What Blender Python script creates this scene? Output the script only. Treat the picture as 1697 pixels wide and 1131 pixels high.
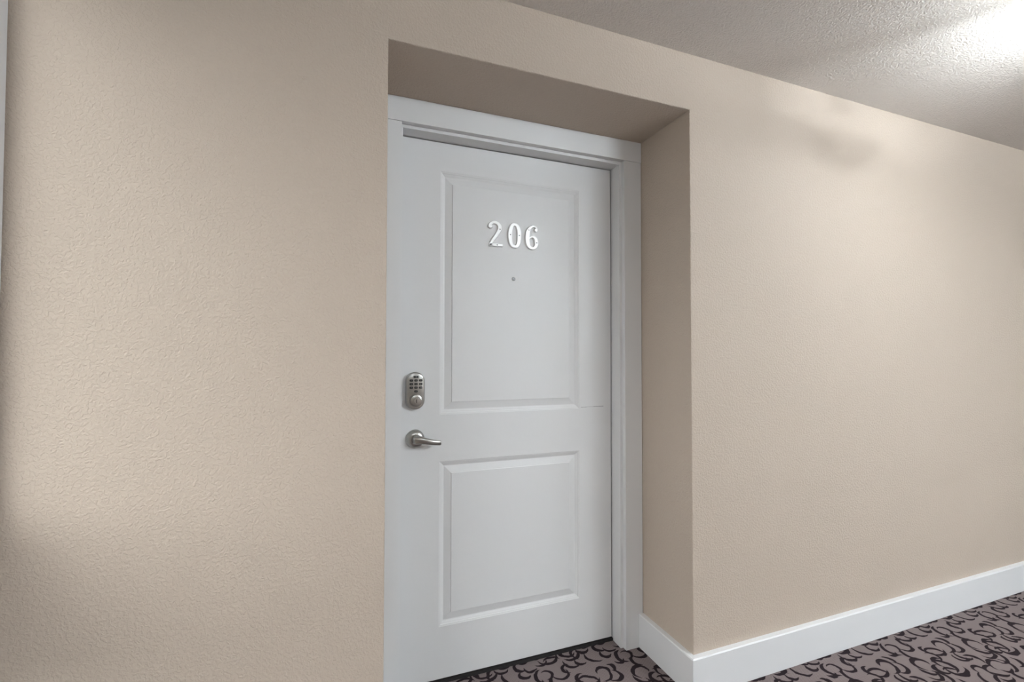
import bpy, bmesh, math, random
from mathutils import Vector, Matrix

for o in list(bpy.data.objects):
    bpy.data.objects.remove(o, do_unlink=True)
scene = bpy.context.scene
COL = scene.collection
PI = math.pi

# ------------------------------------------------------------------ camera
CAM = Vector((-0.1308, -1.3695, 1.2335))
YAW, PITCH, ROLL, FPX = -0.3610, 0.0227, 0.0015, 766.52
fw = Vector((-math.sin(YAW)*math.cos(PITCH), math.cos(YAW)*math.cos(PITCH), math.sin(PITCH)))
rt0 = Vector((math.cos(YAW), math.sin(YAW), 0)); up0 = rt0.cross(fw)
rt = rt0*math.cos(ROLL) + up0*math.sin(ROLL); up = up0*math.cos(ROLL) - rt0*math.sin(ROLL)
cd = bpy.data.cameras.new('camera'); cam = bpy.data.objects.new('camera', cd); COL.objects.link(cam)
cam.matrix_world = Matrix(((rt.x, up.x, -fw.x, CAM.x), (rt.y, up.y, -fw.y, CAM.y),
                           (rt.z, up.z, -fw.z, CAM.z), (0, 0, 0, 1)))
cd.sensor_fit = 'HORIZONTAL'; cd.sensor_width = 36.0; cd.lens = FPX/1697*36.0
cd.shift_y = 6.76/1697; cd.clip_start = 0.02
scene.camera = cam

# ------------------------------------------------------------------ main dimensions (metres)
W, H, HC = 1.0965, 2.157, 2.3690        # opening width / height, ceiling height
DC, DD = 0.2945, 0.3785                 # depth of the casing face and of the door face in the recess
XL, XR, YO = -0.8445, 8.0, -5.6         # end wall, far end, opposite wall
DXL, DXR, DZB, DZT = 0.0842, 0.9925, 0.0167, 2.0545   # door slab
BH, BT = 0.1405, 0.0225                 # baseboard

# ------------------------------------------------------------------ world, exposure, daylight portal
SKY = 8.0
# ceiling lamp and added fill lamps: x, y, bowl emission, bulb watts, what the label says
LAMPS = [
    (2.07, -0.78, 27.0, 10.0, 'just right of the doorway'),
    (0.00, -2.75, 36.0, 18.0, 'added unseen as fill, nearest the window wall'),  # from here on: unseen lamps, added to fill the door and walls
    (2.35, -2.40, 124.0, 30.0, 'added unseen as fill, near row, left of two'),
    (3.50, -2.40, 84.0, 18.0, 'added unseen as fill, near row, right of two'),
    (2.35, -3.30, 124.0, 30.0, 'added unseen as fill, far row, left of two'),
    (3.50, -3.30, 84.0, 18.0, 'added unseen as fill, far row, right of two'),
]
EXPOSURE = 0.06
world = bpy.data.worlds.new('overcast_sky'); scene.world = world; world.use_nodes = True
wn, wl = world.node_tree.nodes, world.node_tree.links
bg = wn['Background']
tc = wn.new('ShaderNodeTexCoord'); sp = wn.new('ShaderNodeSeparateXYZ'); rp = wn.new('ShaderNodeValToRGB')
wl.new(tc.outputs['Generated'], sp.inputs[0]); wl.new(sp.outputs['Z'], rp.inputs[0])
rp.color_ramp.elements[0].position = 0.0
rp.color_ramp.elements[0].color = (.07, .07, .067, 1)
e = rp.color_ramp.elements.new(0.03); e.color = (.42, .413, .415, 1)
rp.color_ramp.elements[-1].position = 1.0
rp.color_ramp.elements[-1].color = (1.0, .985, .99, 1)
wl.new(rp.outputs[0], bg.inputs['Color']); bg.inputs['Strength'].default_value = SKY
scene.view_settings.view_transform = 'Standard'; scene.view_settings.look = 'None'
scene.view_settings.exposure = EXPOSURE; scene.view_settings.gamma = 1.0
scene.view_settings.use_curve_mapping = False
WY0, WY1, WZ0, WZ1 = -1.35, -0.036, 0.20, 2.28
RZ0, RZ1 = 0.545, 0.888                  # its opaque middle rail        # glazed opening in the end wall
pl = bpy.data.lights.new('daylight_portal', 'AREA'); pl.shape = 'RECTANGLE'
pl.size = WZ1-WZ0; pl.size_y = WY1-WY0; pl.cycles.is_portal = True
po = bpy.data.objects.new('daylight_portal', pl); COL.objects.link(po)
po.location = (XL-0.09, (WY0+WY1)/2, (WZ0+WZ1)/2); po.rotation_euler = (0, -PI/2, 0)

# ------------------------------------------------------------------ materials
def new_mat(name):
    m = bpy.data.materials.new(name); m.use_nodes = True
    n = m.node_tree.nodes; l = m.node_tree.links
    return m, n, l, n['Principled BSDF']

def texco(n):
    t = n.new('ShaderNodeTexCoord'); return t.outputs['Object']

def geo_pos(n):
    return n.new('ShaderNodeNewGeometry').outputs['Position']

def mat_plain(name, col, rough=.5, metal=0., bump=0., bscale=300., spec=.5, var=0.):
    m, n, l, b = new_mat(name)
    b.inputs['Base Color'].default_value = (*col, 1); b.inputs['Roughness'].default_value = rough
    b.inputs['Metallic'].default_value = metal; b.inputs['Specular IOR Level'].default_value = spec
    if bump or var:
        g = geo_pos(n)
        t = n.new('ShaderNodeTexNoise'); t.inputs['Scale'].default_value = bscale; t.inputs['Detail'].default_value = 3
        l.new(g, t.inputs['Vector'])
        if bump:
            bp = n.new('ShaderNodeBump'); bp.inputs['Strength'].default_value = 1; bp.inputs['Distance'].default_value = bump
            l.new(t.outputs['Fac'], bp.inputs['Height']); l.new(bp.outputs[0], b.inputs['Normal'])
        if var:
            t2 = n.new('ShaderNodeTexNoise'); t2.inputs['Scale'].default_value = 9; t2.inputs['Detail'].default_value = 5
            l.new(g, t2.inputs['Vector'])
            mx = n.new('ShaderNodeMix'); mx.data_type = 'RGBA'
            mx.inputs['A'].default_value = (*[c*(1-var) for c in col], 1); mx.inputs['B'].default_value = (*[min(1, c*(1+var)) for c in col], 1)
            l.new(t2.outputs['Fac'], mx.inputs['Factor']); l.new(mx.outputs['Result'], b.inputs['Base Color'])
    return m

def mat_wall(name, col, scale, dist, thr0=.42, thr1=.62, rough=.62, spec=.35):
    """rolled paint over orange-peel texture"""
    m, n, l, b = new_mat(name)
    g = geo_pos(n)
    t = n.new('ShaderNodeTexNoise'); t.inputs['Scale'].default_value = scale; t.inputs['Detail'].default_value = 2.5
    t.inputs['Roughness'].default_value = .45; t.inputs['Distortion'].default_value = .6
    l.new(g, t.inputs['Vector'])
    mr = n.new('ShaderNodeMapRange'); mr.interpolation_type = 'SMOOTHSTEP'
    mr.inputs['From Min'].default_value = thr0; mr.inputs['From Max'].default_value = thr1
    l.new(t.outputs['Fac'], mr.inputs['Value'])
    f = n.new('ShaderNodeTexNoise'); f.inputs['Scale'].default_value = scale*4; f.inputs['Detail'].default_value = 1
    l.new(g, f.inputs['Vector'])
    ad = n.new('ShaderNodeMath'); ad.operation = 'MULTIPLY_ADD'; ad.inputs[1].default_value = .22
    l.new(f.outputs['Fac'], ad.inputs[0]); l.new(mr.outputs[0], ad.inputs[2])
    bp = n.new('ShaderNodeBump'); bp.inputs['Strength'].default_value = 1; bp.inputs['Distance'].default_value = dist
    l.new(ad.outputs[0], bp.inputs['Height']); l.new(bp.outputs[0], b.inputs['Normal'])
    v = n.new('ShaderNodeTexNoise'); v.inputs['Scale'].default_value = 2.2; v.inputs['Detail'].default_value = 4
    l.new(g, v.inputs['Vector'])
    mx = n.new('ShaderNodeMix'); mx.data_type = 'RGBA'
    mx.inputs['A'].default_value = (*[c*.965 for c in col], 1); mx.inputs['B'].default_value = (*[c*1.03 for c in col], 1)
    l.new(v.outputs['Fac'], mx.inputs['Factor']); l.new(mx.outputs['Result'], b.inputs['Base Color'])
    b.inputs['Roughness'].default_value = rough; b.inputs['Specular IOR Level'].default_value = spec
    return m

WALL = mat_wall('beige_wall_paint', (.490, .413, .340), 130, .0007)
CEIL = mat_wall('ceiling_paint', (.72, .675, .63), 140, .0016, .36, .64, .95, .1)
WHITE = mat_plain('white_trim_paint', (.70, .70, .70), .42, bump=.00012, bscale=90, spec=.4)
DOORM = mat_plain('white_door_paint', (.69, .69, .69), .45, bump=.00015, bscale=70, spec=.4, var=.012)
NICKEL = mat_plain('satin_nickel', (.41, .40, .38), .30, 1., bump=.00004, bscale=500)
NICKEL_D = mat_plain('dark_nickel_edge', (.22, .22, .215), .4, 1.)
BRIGHT = mat_plain('brushed_aluminium', (.86, .86, .85), .46, .5)
BLACK = mat_plain('black_rubber_key', (.012, .012, .013), .45)
INK = mat_plain('pale_key_print', (.26, .27, .27), .5)
DARK = mat_plain('dark_steel', (.06, .06, .06), .5, .6)
HOLE = mat_plain('dark_recess', (.01, .01, .01), .9)
GAPM = mat_plain('sweep_and_gap_shade', (.015, .013, .013), .8)  # door sweep, and the painted dark of the gap below it
LENS = mat_plain('peephole_lens', (.35, .36, .38), .08, 0., spec=.9)
CAULK = mat_plain('grey_caulk', (.30, .28, .25), .7)

def mat_glass():
    m, n, l, b = new_mat('window_glass'); n.remove(b)
    out = n['Material Output']; tr = n.new('ShaderNodeBsdfTransparent'); gl = n.new('ShaderNodeBsdfGlossy')
    gl.inputs['Roughness'].default_value = .02; tr.inputs[0].default_value = (.93, .95, .95, 1)
    lw = n.new('ShaderNodeLayerWeight'); lw.inputs['Blend'].default_value = .5; mx = n.new('ShaderNodeMixShader')
    pw = n.new('ShaderNodeMath'); pw.operation = 'POWER'; pw.inputs[1].default_value = 5
    ma = n.new('ShaderNodeMath'); ma.operation = 'MULTIPLY_ADD'; ma.inputs[1].default_value = .92; ma.inputs[2].default_value = .04
    l.new(lw.outputs['Facing'], pw.inputs[0]); l.new(pw.outputs[0], ma.inputs[0]); l.new(ma.outputs[0], mx.inputs[0]); l.new(tr.outputs[0], mx.inputs[1]); l.new(gl.outputs[0], mx.inputs[2])
    l.new(mx.outputs[0], out.inputs[0]); return m
GLASS = mat_glass()

def mat_emit(name, col, s):
    m, n, l, b = new_mat(name)
    b.inputs['Base Color'].default_value = (.8, .78, .74, 1); b.inputs['Roughness'].default_value = .35
    b.inputs['Emission Color'].default_value = (*col, 1); b.inputs['Emission Strength'].default_value = s
    return m

def mat_carpet():
    """mauve-grey loop carpet with dark curling vine strokes (arcs tapering to points, repeated on a torus)"""
    m, n, l, b = new_mat('vine_carpet')
    g = geo_pos(n)
    T = .36
    def vm(op, *a):
        k = n.new('ShaderNodeVectorMath'); k.operation = op
        for i, x in enumerate(a):
            if isinstance(x, tuple): k.inputs[i].default_value = x
            else: l.new(x, k.inputs[i])
        return k
    def mt(op, *a):
        k = n.new('ShaderNodeMath'); k.operation = op
        for i, x in enumerate(a):
            if isinstance(x, (int, float)): k.inputs[i].default_value = x
            else: l.new(x, k.inputs[i])
        return k.outputs[0]
    dn = n.new('ShaderNodeTexNoise'); dn.inputs['Scale'].default_value = 22; dn.inputs['Detail'].default_value = 2
    l.new(g, dn.inputs['Vector'])
    off = vm('SUBTRACT', dn.outputs['Color'], (.5, .5, .5)); off2 = vm('MULTIPLY', off.outputs[0], (.018, .018, 0))
    fl = vm('MULTIPLY', g, (1, 1, 0))
    p = vm('ADD', fl.outputs[0], off2.outputs[0]).outputs[0]
    rnd = random.Random(11)
    arcs = []
    N = 7
    for i in range(N):
        for j in range(N):
            cx = (i+.5+rnd.uniform(-.3, .3))*T/N; cy = (j+.5+rnd.uniform(-.3, .3))*T/N
            r = rnd.uniform(.022, .046); a = rnd.uniform(0, 2*PI)
            # every arc is stored by its middle point so that strokes spread evenly
            arcs.append((cx-r*math.cos(a), cy-r*math.sin(a), r, a, rnd.uniform(1.15, 2.0) * (.030/r)**.5, rnd.uniform(.0060, .0082)))
    acc = None
    for (cx, cy, r, a, rng, w) in arcs:
        s = vm('SUBTRACT', p, (cx, cy, 0))
        q = vm('WRAP', s.outputs[0], (T/2, T/2, 1), (-T/2, -T/2, -1))
        vr = n.new('ShaderNodeVectorRotate'); vr.rotation_type = 'Z_AXIS'; vr.inputs['Angle'].default_value = -a
        l.new(q.outputs[0], vr.inputs['Vector'])
        sx = n.new('ShaderNodeSeparateXYZ'); l.new(vr.outputs[0], sx.inputs[0])
        ln = vm('LENGTH', vr.outputs[0]).outputs['Value']
        ang = mt('ABSOLUTE', mt('ARCTAN2', sx.outputs['Y'], sx.outputs['X']))
        d = mt('ABSOLUTE', mt('SUBTRACT', ln, r))
        th = mt('MULTIPLY_ADD', mt('MULTIPLY', ang, ang), -w/rng**2, w)
        v = mt('SUBTRACT', d, th)
        acc = v if acc is None else mt('MINIMUM', acc, v)
    # ragged tuft edge
    rg = n.new('ShaderNodeTexNoise'); rg.inputs['Scale'].default_value = 420; l.new(g, rg.inputs['Vector'])
    acc = mt('ADD', acc, mt('MULTIPLY_ADD', rg.outputs['Fac'], .003, -.0015))
    mask = n.new('ShaderNodeMapRange'); mask.interpolation_type = 'SMOOTHSTEP'
    mask.inputs['From Min'].default_value = -.0006; mask.inputs['From Max'].default_value = .0010
    mask.inputs['To Min'].default_value = 1; mask.inputs['To Max'].default_value = 0
    l.new(acc, mask.inputs['Value'])
    # tuft rows, about 3 mm
    sg = n.new('ShaderNodeSeparateXYZ'); l.new(g, sg.inputs[0])
    k = 2*PI/.0052
    sa = mt('SINE', mt('MULTIPLY', sg.outputs['X'], k)); sb = mt('SINE', mt('MULTIPLY', sg.outputs['Y'], k))
    weave = mt('MULTIPLY', sa, sb)
    wv = mt('MULTIPLY_ADD', weave, .42, .5)
    base = n.new('ShaderNodeMix'); base.data_type = 'RGBA'
    base.inputs['A'].default_value = (.062, .048, .048, 1); base.inputs['B'].default_value = (.35, .285, .276, 1)
    l.new(wv, base.inputs['Factor'])
    dk = n.new('ShaderNodeMix'); dk.data_type = 'RGBA'
    dk.inputs['B'].default_value = (.022, .015, .018, 1)
    l.new(mask.outputs[0], dk.inputs['Factor']); l.new(base.outputs['Result'], dk.inputs['A'])
    l.new(dk.outputs['Result'], b.inputs['Base Color'])
    bp = n.new('ShaderNodeBump'); bp.inputs['Distance'].default_value = .0012
    l.new(wv, bp.inputs['Height']); l.new(bp.outputs[0], b.inputs['Normal'])
    b.inputs['Roughness'].default_value = .95; b.inputs['Specular IOR Level'].default_value = .1
    return m
CARPET = mat_carpet()

# ------------------------------------------------------------------ helpers
def tag(o, label=None, cat=None, kind=None, group=None):
    if label: o['label'] = label
    if cat: o['category'] = cat
    if kind: o['kind'] = kind
    if group: o['group'] = group
    return o

def empty(name, loc=(0, 0, 0)):
    o = bpy.data.objects.new(name, None); COL.objects.link(o); o.location = loc
    o.empty_display_size = .05
    return o

def link(name, bm, mats, parent=None, smooth=None, bevel=0, seg=2, recalc=True):
    """bmesh in world coordinates -> one mesh object, origin moved to its base centre"""
    if bevel:
        es = [e for e in bm.edges if len(e.link_faces) == 2 and e.calc_face_angle(0) > .6]
        bmesh.ops.bevel(bm, geom=es, offset=bevel, segments=seg, profile=.5, affect='EDGES', clamp_overlap=True)
    if recalc: bmesh.ops.recalc_face_normals(bm, faces=bm.faces)
    vs = [v.co for v in bm.verts]
    c = Vector(((min(v.x for v in vs)+max(v.x for v in vs))/2, (min(v.y for v in vs)+max(v.y for v in vs))/2, min(v.z for v in vs)))
    bmesh.ops.translate(bm, verts=bm.verts, vec=-c)
    me = bpy.data.meshes.new(name); bm.to_mesh(me); bm.free()
    for mm in (mats if isinstance(mats, (list, tuple)) else [mats]): me.materials.append(mm)
    o = bpy.data.objects.new(name, me); COL.objects.link(o)
    if smooth is not None:
        for p in me.polygons: p.use_smooth = True
        me.set_sharp_from_angle(angle=math.radians(smooth))
    o.location = c
    if parent:
        o.parent = parent
        base = parent.location.copy(); q = parent.parent
        while q: base += q.location; q = q.parent
        o.location = c - base
    return o

def box(bm, x0, x1, y0, y1, z0, z1, mi=0):
    vs = [bm.verts.new((x, y, z)) for x in (x0, x1) for y in (y0, y1) for z in (z0, z1)]
    for f in ((0, 1, 3, 2), (4, 6, 7, 5), (0, 4, 5, 1), (2, 3, 7, 6), (0, 2, 6, 4), (1, 5, 7, 3)):
        bm.faces.new([vs[i] for i in f]).material_index = mi
    return vs

def bbox(name, mats, parent, *dims, bevel=0, seg=2, smooth=None):
    bm = bmesh.new(); box(bm, *dims); return link(name, bm, mats, parent, bevel=bevel, seg=seg, smooth=smooth)

def lathe(bm, prof, cx, cz, y0, seg=40, mi=0, axis='y'):
    """profile of (radius, height); axis y: heights run towards the corridor (-y) from y0; axis z: heights are world z"""
    rings = []
    for r, h in prof:
        ring = []
        for i in range(seg):
            a = 2*PI*i/seg
            if axis == 'y': co = (cx+r*math.cos(a), y0-h, cz+r*math.sin(a))
            else: co = (cx+r*math.cos(a), y0+r*math.sin(a), h)
            ring.append(bm.verts.new(co))
        rings.append(ring)
    for a, b in zip(rings, rings[1:]):
        for i in range(seg):
            bm.faces.new((a[i], a[(i+1) % seg], b[(i+1) % seg], b[i])).material_index = mi
    bm.faces.new(rings[0]).material_index = mi; bm.faces.new(rings[-1]).material_index = mi

def grid_solid(us, vs, skip, to3d, ext):
    """cells of a grid (minus the skipped ones) extruded into a solid wall"""
    bm = bmesh.new(); V = {}
    def gv(i, j):
        if (i, j) not in V: V[i, j] = bm.verts.new(to3d(us[i], vs[j]))
        return V[i, j]
    for i in range(len(us)-1):
        for j in range(len(vs)-1):
            if (i, j) not in skip: bm.faces.new((gv(i, j), gv(i+1, j), gv(i+1, j+1), gv(i, j+1)))
    r = bmesh.ops.extrude_face_region(bm, geom=list(bm.faces), use_keep_orig=True)
    bmesh.ops.translate(bm, verts=[x for x in r['geom'] if isinstance(x, bmesh.types.BMVert)], vec=ext)
    return bm

# ------------------------------------------------------------------ the setting
bm = grid_solid([XL, 0, W, XR], [0, H, HC], {(1, 0)}, lambda u, v: (u, 0, v), (0, .46, 0))
es = [e for e in bm.edges if all(abs(v.co.x) < 1e-5 or abs(v.co.x-W) < 1e-5 for v in e.verts) and all(abs(v.co.y) < 1e-5 for v in e.verts)
      and e.calc_face_angle(0) > .6 and max(v.co.z for v in e.verts) <= H+1e-4]
bmesh.ops.recalc_face_normals(bm, faces=bm.faces)
bmesh.ops.bevel(bm, geom=es, offset=.004, segments=3, profile=.5, affect='EDGES')
tag(link('wall_front', bm, WALL, smooth=30), 'beige textured corridor wall with the recessed doorway cut into it', 'wall', 'structure')
tag(bbox('light_block_slab', HOLE, None, XL, XR, .462, .56, 0, HC), 'added dark slab blocking light behind the white door', 'wall', 'structure')  # unseen slab, added so no light comes through the door gap
tag(bbox('floor', CARPET, None, XL-.15, XR+.1, YO-.1, .46, -.06, 0), 'mauve grey carpet with dark curling vine pattern', 'floor', 'structure')
tag(bbox('ceiling', CEIL, None, XL-.15, XR+.1, YO-.1, .46, HC, HC+.08), 'pale textured corridor ceiling above the beige wall', 'ceiling', 'structure')
tag(bbox('wall_opposite', WALL, None, XL-.15, XR+.1, YO-.1, YO, 0, HC), 'beige corridor wall facing the white door', 'wall', 'structure')
tag(bbox('wall_right', WALL, None, XR, XR+.1, YO, .46, 0, HC), 'beige wall at the far right end of the corridor', 'wall', 'structure')
bm = grid_solid([YO, WY0, WY1, 0], [0, WZ0, WZ1, HC], {(1, 1)}, lambda u, v: (XL, u, v), (-.08, 0, 0))
tag(link('wall_left', bm, WALL), 'beige end wall holding the daylight window at the left', 'wall', 'structure')

# window in the end wall
win = tag(empty('window_1', (XL, (WY0+WY1)/2, 0)), 'white framed corridor window at the extreme left edge', 'window', 'structure')
bbox('casing', WHITE, win, XL, XL+.010, WY1, -.0055, 0, HC-.001, bevel=.002)
bbox('casing', WHITE, win, XL, XL+.010, WY0-.08, WY0, 0, HC-.001, bevel=.002)
bbox('head_casing', WHITE, win, XL, XL+.010, WY0+.0005, WY1-.0005, WZ1, HC-.001, bevel=.003)
bbox('stool', WHITE, win, XL-.079, XL+.014, WY0+.001, WY1-.001, WZ0-.022, WZ0+.002, bevel=.004)
bbox('middle_rail', WHITE, win, XL-.075, XL+.004, WY0+.001, WY1-.0005, RZ0, RZ1, bevel=.003)
fx0, fx1 = XL-.070, XL-.040
for nm, d in (('sash_rail', (WY0+.001, WY1-.001, WZ0+.003, WZ0+.05)), ('sash_rail', (WY0+.001, WY1-.001, WZ1-.05, WZ1-.001)),
              ('sash_stile', (WY0+.001, WY0+.022, RZ1+.0005, WZ1-.0505)), ('sash_stile', (WY1-.012, WY1-.001, RZ1+.0005, WZ1-.0505)),
              ('sash_stile', (WY0+.001, WY0+.022, WZ0+.0505, RZ0-.0005)), ('sash_stile', (WY1-.012, WY1-.001, WZ0+.0505, RZ0-.0005))):
    bbox(nm, WHITE, win, fx0, fx1, *d, bevel=.003)
bbox('pane', GLASS, win, XL-.057, XL-.053, WY0+.0225, WY1-.0125, RZ1+.001, WZ1-.051)
bbox('pane', GLASS, win, XL-.057, XL-.053, WY0+.0225, WY1-.0125, WZ0+.051, RZ0-.001)

# baseboards: profile with a flat eased top, mitred at the outside corner
bb = tag(empty('baseboard_right', (W, 0, 0)), 'white baseboard turning from the doorway recess along the right wall', 'baseboard', 'structure')
def board(name, pts, parent):
    bm = bmesh.new(); P = [Vector(p) for p in pts]
    prof = [(0, .0005), (BT-.0015, .0005), (BT, .002), (BT, BH-.004), (BT-.0035, BH), (0, BH)]
    rings = [[bm.verts.new((p.x+n_[0]*o_, p.y+n_[1]*o_, z)) for o_, z in prof] for p, n_ in zip(P, [q[2] for q in [(0, 0, m_) for m_ in parent[1]]])]
    for a, b in zip(rings, rings[1:]):
        for k in range(len(prof)): bm.faces.new((a[k], a[(k+1) % 6], b[(k+1) % 6], b[k]))
    bm.faces.new(rings[0]); bm.faces.new(rings[-1])
    return link(name, bm, WHITE, parent[0])
g = .0003
board('recess_board', [(W-g, DC+.001), (W-g, -g)], (bb, [(-1, 0), (-1, -1)]))
board('wall_board', [(W-g+.0006, -g), (XR, -g)], (bb, [(-1, -1), (0, -1)]))
bl = tag(empty('baseboard_left', (0, 0, 0)), 'white baseboard along the left stretch of beige wall', 'baseboard', 'structure')
board('wall_board', [(XL+.07, -g), (g, -g)], (bl, [(0, -1), (1, -1)]))
board('recess_board', [(g, -g+.0006), (g, DC+.001)], (bl, [(1, -1), (1, 0)]))
bo = tag(empty('baseboard_opposite', (0, YO, 0)), 'white baseboard along the wall facing the door', 'baseboard', 'structure')
board('wall_board', [(XR, YO+g), (XL+.07, YO+g)], (bo, [(0, 1), (0, 1)]))

# ------------------------------------------------------------------ door frame
XCL, XCR, ZHB = .0772, 1.0105, 2.0700
fr = tag(empty('trim_1', (W/2, DC, 0)), 'white painted casing and jambs framing the door in the recess', 'door frame', 'structure')
bbox('head_casing', WHITE, fr, .0015, W-.0025, DC-.0015, DC+.0215, ZHB, H-.0008, bevel=.0015)
bbox('side_casing', WHITE, fr, .0015, XCL, DC+.0012, DC+.0215, .0008, ZHB-.0008, bevel=.0035, seg=3, smooth=50)
bbox('side_casing', WHITE, fr, XCR, W-.0025, DC+.0012, DC+.0215, .0008, ZHB-.0008, bevel=.0035, seg=3, smooth=50)
JY = DC+.022
bbox('side_jamb', WHITE, fr, .0015, XCL+.0065, JY, .46, .0008, ZHB+.05, bevel=.003, seg=3, smooth=50)
bbox('side_jamb', WHITE, fr, XCR-.0125, W-.0025, JY, .46, .0008, ZHB+.05, bevel=.0012)
bbox('head_jamb', WHITE, fr, XCL+.0047, XCR-.0127, JY, .46, DZT+.0035, ZHB+.05, bevel=.0012)
bbox('caulk_line', CAULK, fr, W-.0024, W-.0004, DC+.006, DC+.016, BH, H-.002)
bbox('door_gap_shade', GAPM, fr, XCL+.005, XCR-.013, DD-.004, .455, .0006, .011)  # near-black strip paints in the shade of the gap under the door

# ------------------------------------------------------------------ door
PX0, PX1, UZ0, UZ1, LZ0, LZ1 = .2352, .8355, 1.0080, 1.9435, .2100, .8305
door = tag(empty('door_1', ((DXL+DXR)/2, DD, DZB)), 'white two-panel apartment door numbered 206 with keypad lock and lever', 'door', 'structure')
# slab with two panel openings
bm = grid_solid([DXL, PX0, PX1, DXR], [DZB, LZ0, LZ1, UZ0, UZ1, DZT], {(1, 1), (1, 3)}, lambda u, v: (u, DD, v), (0, .045, 0))
es = [e for e in bm.edges if e.calc_face_angle(0) > .6 and all(abs(v.co.y-DD) < 1e-5 for v in e.verts)
      and (all(abs(v.co.x-DXL) < 1e-5 for v in e.verts) or all(abs(v.co.x-DXR) < 1e-5 for v in e.verts)
           or all(abs(v.co.z-DZB) < 1e-5 for v in e.verts) or all(abs(v.co.z-DZT) < 1e-5 for v in e.verts))]
bmesh.ops.bevel(bm, geom=es, offset=.0012, segments=2, profile=.5, affect='EDGES')
link('door_slab', bm, DOORM, door)
RINGS = [(0, 0), (.0020, .0012), (.0062, .0024), (.0074, .0042), (.0120, .0060), (.0165, .0085), (.0195, .0092),
         (.0460, .0030), (.0468, .0010), (.0480, .0006)]
def panel(name, x0, x1, z0, z1):
    bm = bmesh.new(); rr = []
    for ins, dep in RINGS:
        rr.append([bm.verts.new((x, DD+dep, z)) for x, z in ((x0+ins, z0+ins), (x1-ins, z0+ins), (x1-ins, z1-ins), (x0+ins, z1-ins))])
    for a, b in zip(rr, rr[1:]):
        for k in range(4): bm.faces.new((a[k], a[(k+1) % 4], b[(k+1) % 4], b[k]))
    bm.faces.new(rr[-1])
    back = [bm.verts.new((x, DD+.044, z)) for x, z in ((x0, z0), (x1, z0), (x1, z1), (x0, z1))]
    for k in range(4): bm.faces.new((back[k], back[(k+1) % 4], rr[0][(k+1) % 4], rr[0][k]))
    bm.faces.new(back[::-1])
    return link(name, bm, DOORM, door)
tag(panel('panel', PX0, PX1, UZ0, UZ1), 'tall upper raised panel of the door')
tag(panel('panel', PX0, PX1, LZ0, LZ1), 'lower raised panel of the door')
bbox('door_sweep', GAPM, door, DXL+.003, DXR-.003, DD+.010, DD+.038, .0115, DZB-.0004)
# hairline split where rail meets stile
bm = bmesh.new()
pts = [(.844, 1.0133), (.866, 1.0128), (.872, 1.0136), (.905, 1.0138), (.955, 1.0150)]
for (xa, za), (xb, zb) in zip(pts, pts[1:]): box(bm, xa, xb, DD-.00012, DD+.0006, min(za, zb)-.0003, max(za, zb)+.0003)
link('joint_crack', bm, mat_plain('crack_shadow_gap', (.22, .22, .22), .9), door)

# ---- numerals
def stroke(bm, pts, widths, y0, th, closed=False, mi=0):
    """ribbon along a centre line (x,z) with half widths; chamfered flat bar section standing off the door at y0"""
    n_ = len(pts); rings = []
    for i, (x, z) in enumerate(pts):
        if closed: a, b = pts[i-1], pts[(i+1) % n_]
        else: a, b = pts[max(0, i-1)], pts[min(n_-1, i+1)]
        t = Vector((b[0]-a[0], b[1]-a[1])).normalized(); nx, nz = -t.y, t.x
        w = widths[i]; c = min(.0022, w*.45)
        rings.append([bm.verts.new((x+nx*o_, y0-h, z+nz*o_)) for o_, h in ((-w, 0), (-w, th*.45), (-w+c, th), (w-c, th), (w, th*.45), (w, 0))])
    m_ = n_ if closed else n_-1
    for i in range(m_):
        a, b = rings[i], rings[(i+1) % n_]
        for k in range(6): bm.faces.new((a[k], a[(k+1) % 6], b[(k+1) % 6], b[k])).material_index = mi
    if not closed:
        bm.faces.new(rings[0]).material_index = mi; bm.faces.new(rings[-1][::-1]).material_index = mi

def spline(cp, k=7):
    """Catmull-Rom through control tuples"""
    out = []
    for i in range(len(cp)-1):
        p0, p1, p2, p3 = cp[max(0, i-1)], cp[i], cp[i+1], cp[min(len(cp)-1, i+2)]
        for s in range(k):
            t = s/k
            out.append(tuple(.5*((2*b)+(-a+c)*t+(2*a-5*b+4*c-d)*t*t+(-a+3*b-3*c+d)*t**3) for a, b, c, d in zip(p0, p1, p2, p3)))
    out.append(tuple(cp[-1])); return out

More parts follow.
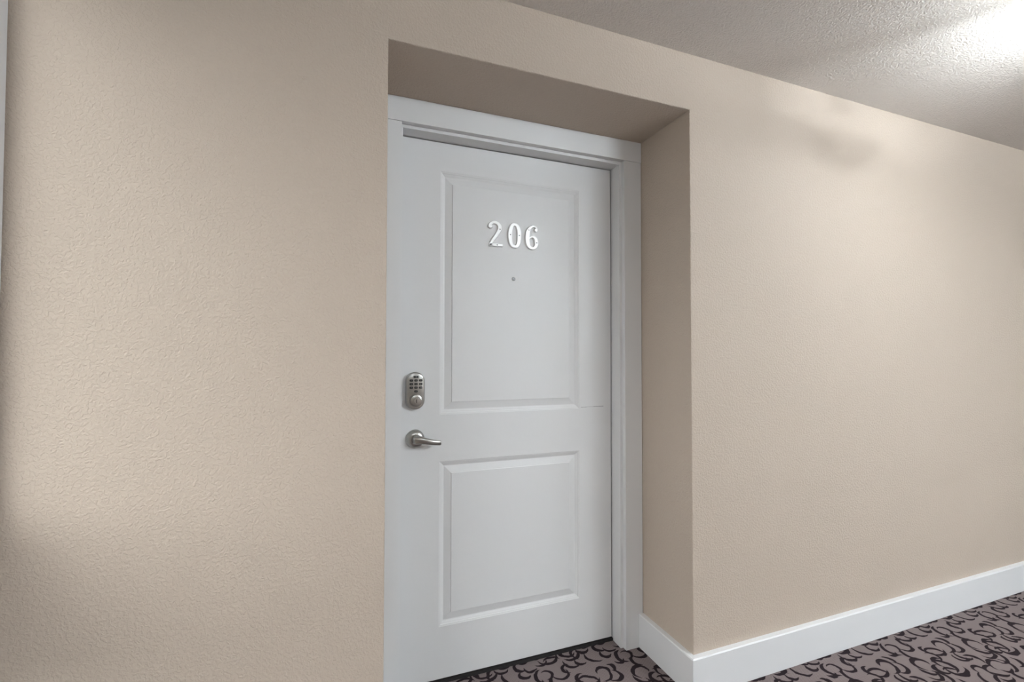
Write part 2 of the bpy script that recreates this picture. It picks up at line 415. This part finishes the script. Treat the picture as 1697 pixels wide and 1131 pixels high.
FY = DD+.0006            # face of the raised field of the panel
DIG_H = .1015
def numeral(ch, cx, z0, screws):
    bm = bmesh.new(); h = DIG_H; TH = .0085
    def put(cp, closed=False):
        if closed: q = cp
        else: q = spline(cp)
        stroke(bm, [(cx+a*h, z0+b*h) for a, b, w in q], [w*h for a, b, w in q], FY, TH, closed)
    if ch == '2':
        put([(-.235, .735, .055), (-.250, .800, .072), (-.195, .890, .066), (-.075, .945, .062), (.060, .925, .072), (.155, .835, .088), (.170, .720, .090),
             (.110, .575, .080), (.000, .410, .070), (-.110, .260, .064), (-.190, .120, .060), (-.212, .010, .056)])
        put([(-.262, .062, .062), (-.05, .062, .062), (.15, .062, .062), (.250, .064, .064), (.290, .066, .066)])
        # ball terminal
        lathe(bm, [(.0085, 0), (.0085, TH*.5), (.006, TH+.0004), (.001, TH+.0008)], cx-.205*h, z0+.775*h, FY, 20)
    elif ch == '0':
        N_ = 48
        put([(.200*math.copysign(abs(math.cos(2*PI*i/N_))**.75, math.cos(2*PI*i/N_)), .5+.440*math.sin(2*PI*i/N_), .064+.026*abs(math.cos(2*PI*i/N_))) for i in range(N_)], True)
    else:
        put([(.205, .800, .050), (.195, .885, .046), (.115, .945, .048), (.0, .935, .056), (-.115, .850, .070), (-.185, .700, .088), (-.205, .500, .098),
             (-.200, .320, .096), (-.155, .150, .078), (-.040, .058, .060), (.085, .075, .064), (.170, .170, .078), (.195, .300, .086), (.160, .440, .076),
             (.060, .520, .056), (-.050, .505, .046), (-.135, .430, .040)])
        lathe(bm, [(.0078, 0), (.0078, TH*.5), (.0055, TH+.0004), (.001, TH+.0008)], cx+.168*h, z0+.805*h, FY, 20)
    o = tag(link('door_numeral', bm, BRIGHT, door, smooth=28), 'raised metal numeral %s' % ch)
    for sx, sz in screws:
        b2 = bmesh.new(); lathe(b2, [(.0022, 0), (.0022, .0004), (.0012, .0009)], cx+sx*h, z0+sz*h, FY-TH, 14)
        link('screw', b2, DARK, o)
    return o
NUM = [('2', .4565, 1.6695, [(.175, .690), (.060, .060)]), ('0', .5382, 1.6695, [(-.190, .52), (.190, .52)]), ('6', .6148, 1.6695, [(-.150, .785), (.192, .29)])]
for a in NUM: numeral(*a)

# ---- peephole
bm = bmesh.new(); PHX, PHZ = .5358, 1.5444
lathe(bm, [(.0080, 0), (.0080, .0015), (.0068, .0026), (.0045, .0026), (.0042, .0010)], PHX, PHZ, FY, 28)
o = tag(link('peephole', bm, NICKEL_D, door, smooth=35), 'small round metal peephole')
bm = bmesh.new(); lathe(bm, [(.0040, .0010), (.0034, .0018), (.0015, .0023)], PHX, PHZ, FY, 20); link('lens', bm, LENS, o, smooth=60)

# ---- keypad deadbolt
KX, KZ, KW, KH = .1405, 1.1025, .0345, .0692     # centre, half width, half height
def stadium(s, n_=20):
    w, h = KW*s[0], KH*s[1]; pts = []
    r = w; 
    for i in range(n_+1): a = PI*i/n_; pts.append((r*math.cos(a), h-r+r*math.sin(a)))
    for i in range(n_+1): a = PI+PI*i/n_; pts.append((r*math.cos(a), -(h-r)+r*math.sin(a)))
    return pts
bm = bmesh.new(); rings = []
for s, y in (((1, 1), 0), ((1, 1), .015), ((.985, .992), .0185), ((.93, .965), .0215), ((.84, .925), .0225)):
    rings.append([bm.verts.new((KX+x, DD-y, KZ+z)) for x, z in stadium(s)])
for a, b in zip(rings, rings[1:]):
    for i in range(len(a)): bm.faces.new((a[i], a[(i+1) % len(a)], b[(i+1) % len(a)], b[i]))
bm.faces.new(rings[0]); bm.faces.new(rings[-1])
lock = tag(link('keypad_deadbolt', bm, NICKEL, door, smooth=40), 'satin nickel keypad deadbolt with black buttons')
KY = DD-.0225
def text_mesh(ch, size):
    cu = bpy.data.curves.new('t', 'FONT'); cu.body = ch; cu.size = size; cu.align_x = 'CENTER'; cu.align_y = 'CENTER'; cu.extrude = .00005
    ob = bpy.data.objects.new('t', cu); COL.objects.link(ob)
    dg = bpy.context.evaluated_depsgraph_get(); me = bpy.data.meshes.new_from_object(ob.evaluated_get(dg))
    bpy.data.objects.remove(ob, do_unlink=True); bpy.data.curves.remove(cu)
    return me
def key(ch, kx, kz, w, h):
    bm = bmesh.new(); rings = []
    for s, y in ((1, -.0003), (1, .0012), (.82, .0020)):
        ring = []
        for qx, qz, a0 in ((1, 1, 0), (-1, 1, 90), (-1, -1, 180), (1, -1, 270)):
            r = h*.75
            for i in range(5):
                a = math.radians(a0+90*i/4)
                ring.append(bm.verts.new((kx+(qx*(w-r)+r*math.cos(a))*s, KY-y, kz+(qz*(h-r)+r*math.sin(a))*s)))
        rings.append(ring)
    for a, b in zip(rings, rings[1:]):
        for i in range(len(a)): bm.faces.new((a[i], a[(i+1) % len(a)], b[(i+1) % len(a)], b[i]))
    bm.faces.new(rings[-1]); bm.faces.new(rings[0])
    bmesh.ops.recalc_face_normals(bm, faces=bm.faces)
    if ch:
        me = text_mesh(ch, .0064)
        nf = len(bm.faces); nv = len(bm.verts)
        bm.from_mesh(me); bm.faces.ensure_lookup_table(); bm.verts.ensure_lookup_table()
        for f in bm.faces[nf:]: f.material_index = 1
        for v in bm.verts[nv:]:
            x, z, d = v.co.x, v.co.y, v.co.z; v.co = (kx+x, KY-.00206-max(d, 0), kz+z)
        bpy.data.meshes.remove(me)
    else:
        vs = [bm.verts.new((kx+a, KY-.0021, kz+b)) for a, b in ((.0022, .0020), (.0022, -.0020), (-.0026, 0))]
        bm.faces.new(vs).material_index = 1
    return link('key_button', bm, [BLACK, INK], lock, recalc=False)
kw, kh = .0064, .0042
key('', KX+.0015, KZ+.0515, .0096, .0040)
for r in range(3):
    for c in range(3):
        key(str(r*3+c+1), KX+.0015+(c-1)*.0172, KZ+.0385-r*.0133, kw, kh)
key('0', KX+.0015, KZ-.0018, kw, kh)
CYX, CYZ = KX+.0012, KZ-.0350
bm = bmesh.new(); lathe(bm, [(.0250, 0), (.0250, .002), (.0230, .0035), (.0222, .011), (.0208, .0150), (.0165, .0165), (.0120, .0165)], CYX, CYZ, KY+.001, 40)
cyl = tag(link('lock_collar', bm, NICKEL, lock, smooth=32), 'round collar of the key cylinder')
bm = bmesh.new(); lathe(bm, [(.0112, .0155), (.0112, .0176), (.0100, .0184), (.002, .0186)], CYX, CYZ, KY+.001, 32)
link('key_cylinder', bm, NICKEL, lock, smooth=32)
bbox('keyhole', HOLE, lock, CYX-.0012, CYX+.0012, KY-.0180, KY-.0150, CYZ-.0075, CYZ+.0050)
# scalloped lower shield around the collar
bm = bmesh.new()
n_ = 24; top = []; 
for i in range(n_+1):
    x = -KW*.82+2*KW*.82*i/n_; top.append((x, -.0150-.0125*max(0, 1-(abs(abs(x)-KW*.58)/(KW*.42))**2)))
low = [(x, z) for x, z in stadium((.83, .92)) if z < -.045]
ring = [(KX+x, KZ+z) for x, z in top[::-1]] + [(KX+x, KZ+z) for x, z in low]
a = [bm.verts.new((x, KY+.001, z)) for x, z in ring]; b = [bm.verts.new((x, KY-.0016, z)) for x, z in ring]
for i in range(len(ring)): bm.faces.new((a[i], a[(i+1) % len(ring)], b[(i+1) % len(ring)], b[i]))
bm.faces.new(a); bm.faces.new(b[::-1])
link('shield_plate', bm, NICKEL, lock)

# ---- lever handle
LX, LZ = .1430, .9225
bm = bmesh.new()
lathe(bm, [(.0345, 0), (.0345, .004), (.0330, .0085), (.0295, .0135), (.0245, .0165), (.0185, .0178), (.0170, .0180), (.0168, .0215), (.0130, .0215)], LX, LZ, DD, 48)
rose = tag(link('lever_handle', bm, NICKEL, door, smooth=35), 'satin nickel lever handle on round rose')
bm = bmesh.new(); lathe(bm, [(.0122, .0205), (.0122, .0400), (.0115, .046), (.006, .0475)], LX, LZ, DD, 32)
link('spindle_neck', bm, NICKEL, rose, smooth=40)
bm = bmesh.new(); rings = []
path = spline([(-.0130, .0390, .0010, .0060, .0090), (-.008, .0400, .0012, .0105, .0138), (.004, .0430, .0012, .0118, .0150), (.018, .0470, .0000, .0105, .0142), (.036, .0520, -.0035, .0080, .0120),
               (.058, .0535, -.0078, .0060, .0100), (.076, .0510, -.0108, .0052, .0090), (.0855, .0490, -.0122, .0046, .0084), (.0885, .0482, -.0125, .0024, .0055)], 5)
for i, (x, y, z, hy, hz) in enumerate(path):
    ring = []
    for k in range(20):
        a = 2*PI*k/20; c, s = math.cos(a), math.sin(a)
        ring.append(bm.verts.new((LX+x, DD-y+hy*math.copysign(abs(c)**.8, c), LZ+z+hz*math.copysign(abs(s)**.8, s))))
    rings.append(ring)
for a, b in zip(rings, rings[1:]):
    for k in range(20): bm.faces.new((a[k], a[(k+1) % 20], b[(k+1) % 20], b[k]))
bm.faces.new(rings[0]); bm.faces.new(rings[-1][::-1])
link('lever', bm, NICKEL, rose, smooth=60)

# ------------------------------------------------------------------ corridor ceiling lamp and the added fill lamps
def ceiling_lamp(x, y, bowl, bulb, what):
    label = 'frosted bowl ceiling lamp ' + what
    glow = mat_emit('lit_frosted_bowl', (.87, .96, 1.03), bowl)
    inner = mat_emit('lit_bowl_inside', (.87, .96, 1.03), bowl*.15)
    t = tag(empty('ceiling_lamp', (x, y, HC)), label, 'lamp', group='corridor ceiling lamps')
    bm = bmesh.new(); lathe(bm, [(.07, HC-.0005), (.07, HC-.012), (.055, HC-.022), (.01, HC-.025)], x, 0, y, 36, axis='z'); link('canopy', bm, NICKEL, t, smooth=35)
    bm = bmesh.new(); lathe(bm, [(.009, HC-.020), (.009, HC-.284)], x, 0, y, 16, axis='z'); link('stem', bm, NICKEL, t, smooth=35)
    zr, R = HC-.165, .170
    bm = bmesh.new(); prof = []
    for i in range(13):
        a = PI/2*i/12; prof.append((max(.012, R*math.cos(a)), zr-.120*math.sin(a)))
    prof2 = [(max(.010, r-.006), z+.005) for r, z in prof[::-1]]
    rings = []
    for r, z in prof+prof2:
        rings.append([bm.verts.new((x+r*math.cos(2*PI*k/48), y+r*math.sin(2*PI*k/48), z)) for k in range(48)])
    rings.append(rings[0])
    for ri, (a, b) in enumerate(zip(rings, rings[1:])):
        for k in range(48): bm.faces.new((a[k], a[(k+1) % 48], b[(k+1) % 48], b[k])).material_index = 1 if 13 <= ri < 25 else 0
    link('glass_bowl', bm, [glow, inner], t, smooth=50)
    for k in range(4):
        a = math.radians(30+90*k); c, s = math.cos(a), math.sin(a); bm = bmesh.new()
        vs = []
        for rr, zz in ((.010, HC-.060), (R+.004, zr+.004), (R+.004, zr-.010), (R+.0125, zr-.010), (R+.0125, zr+.010), (.010, HC-.048)):
            vs.append([bm.verts.new((x+rr*c-s*w, y+rr*s+c*w, zz)) for w in (-.011, .011)])
        for i in range(6): bm.faces.new((vs[i][0], vs[i][1], vs[(i+1) % 6][1], vs[(i+1) % 6][0]))
        bm.faces.new([v[0] for v in vs]); bm.faces.new([v[1] for v in vs][::-1])
        link('arm', bm, NICKEL, t)
    bm = bmesh.new(); lathe(bm, [(.018, zr-.117), (.018, zr-.125), (.010, zr-.133), (.004, zr-.143)], x, 0, y, 20, axis='z'); link('finial', bm, NICKEL, t, smooth=35)
    ld = bpy.data.lights.new('bulb', 'POINT'); ld.energy = bulb; ld.color = (.87, .96, 1.03); ld.shadow_soft_size = .022
    lo = bpy.data.objects.new('bulb', ld); COL.objects.link(lo); lo.parent = t; lo.location = (.032, 0, zr-HC+.010)
    return t
for a in LAMPS: ceiling_lamp(*a)
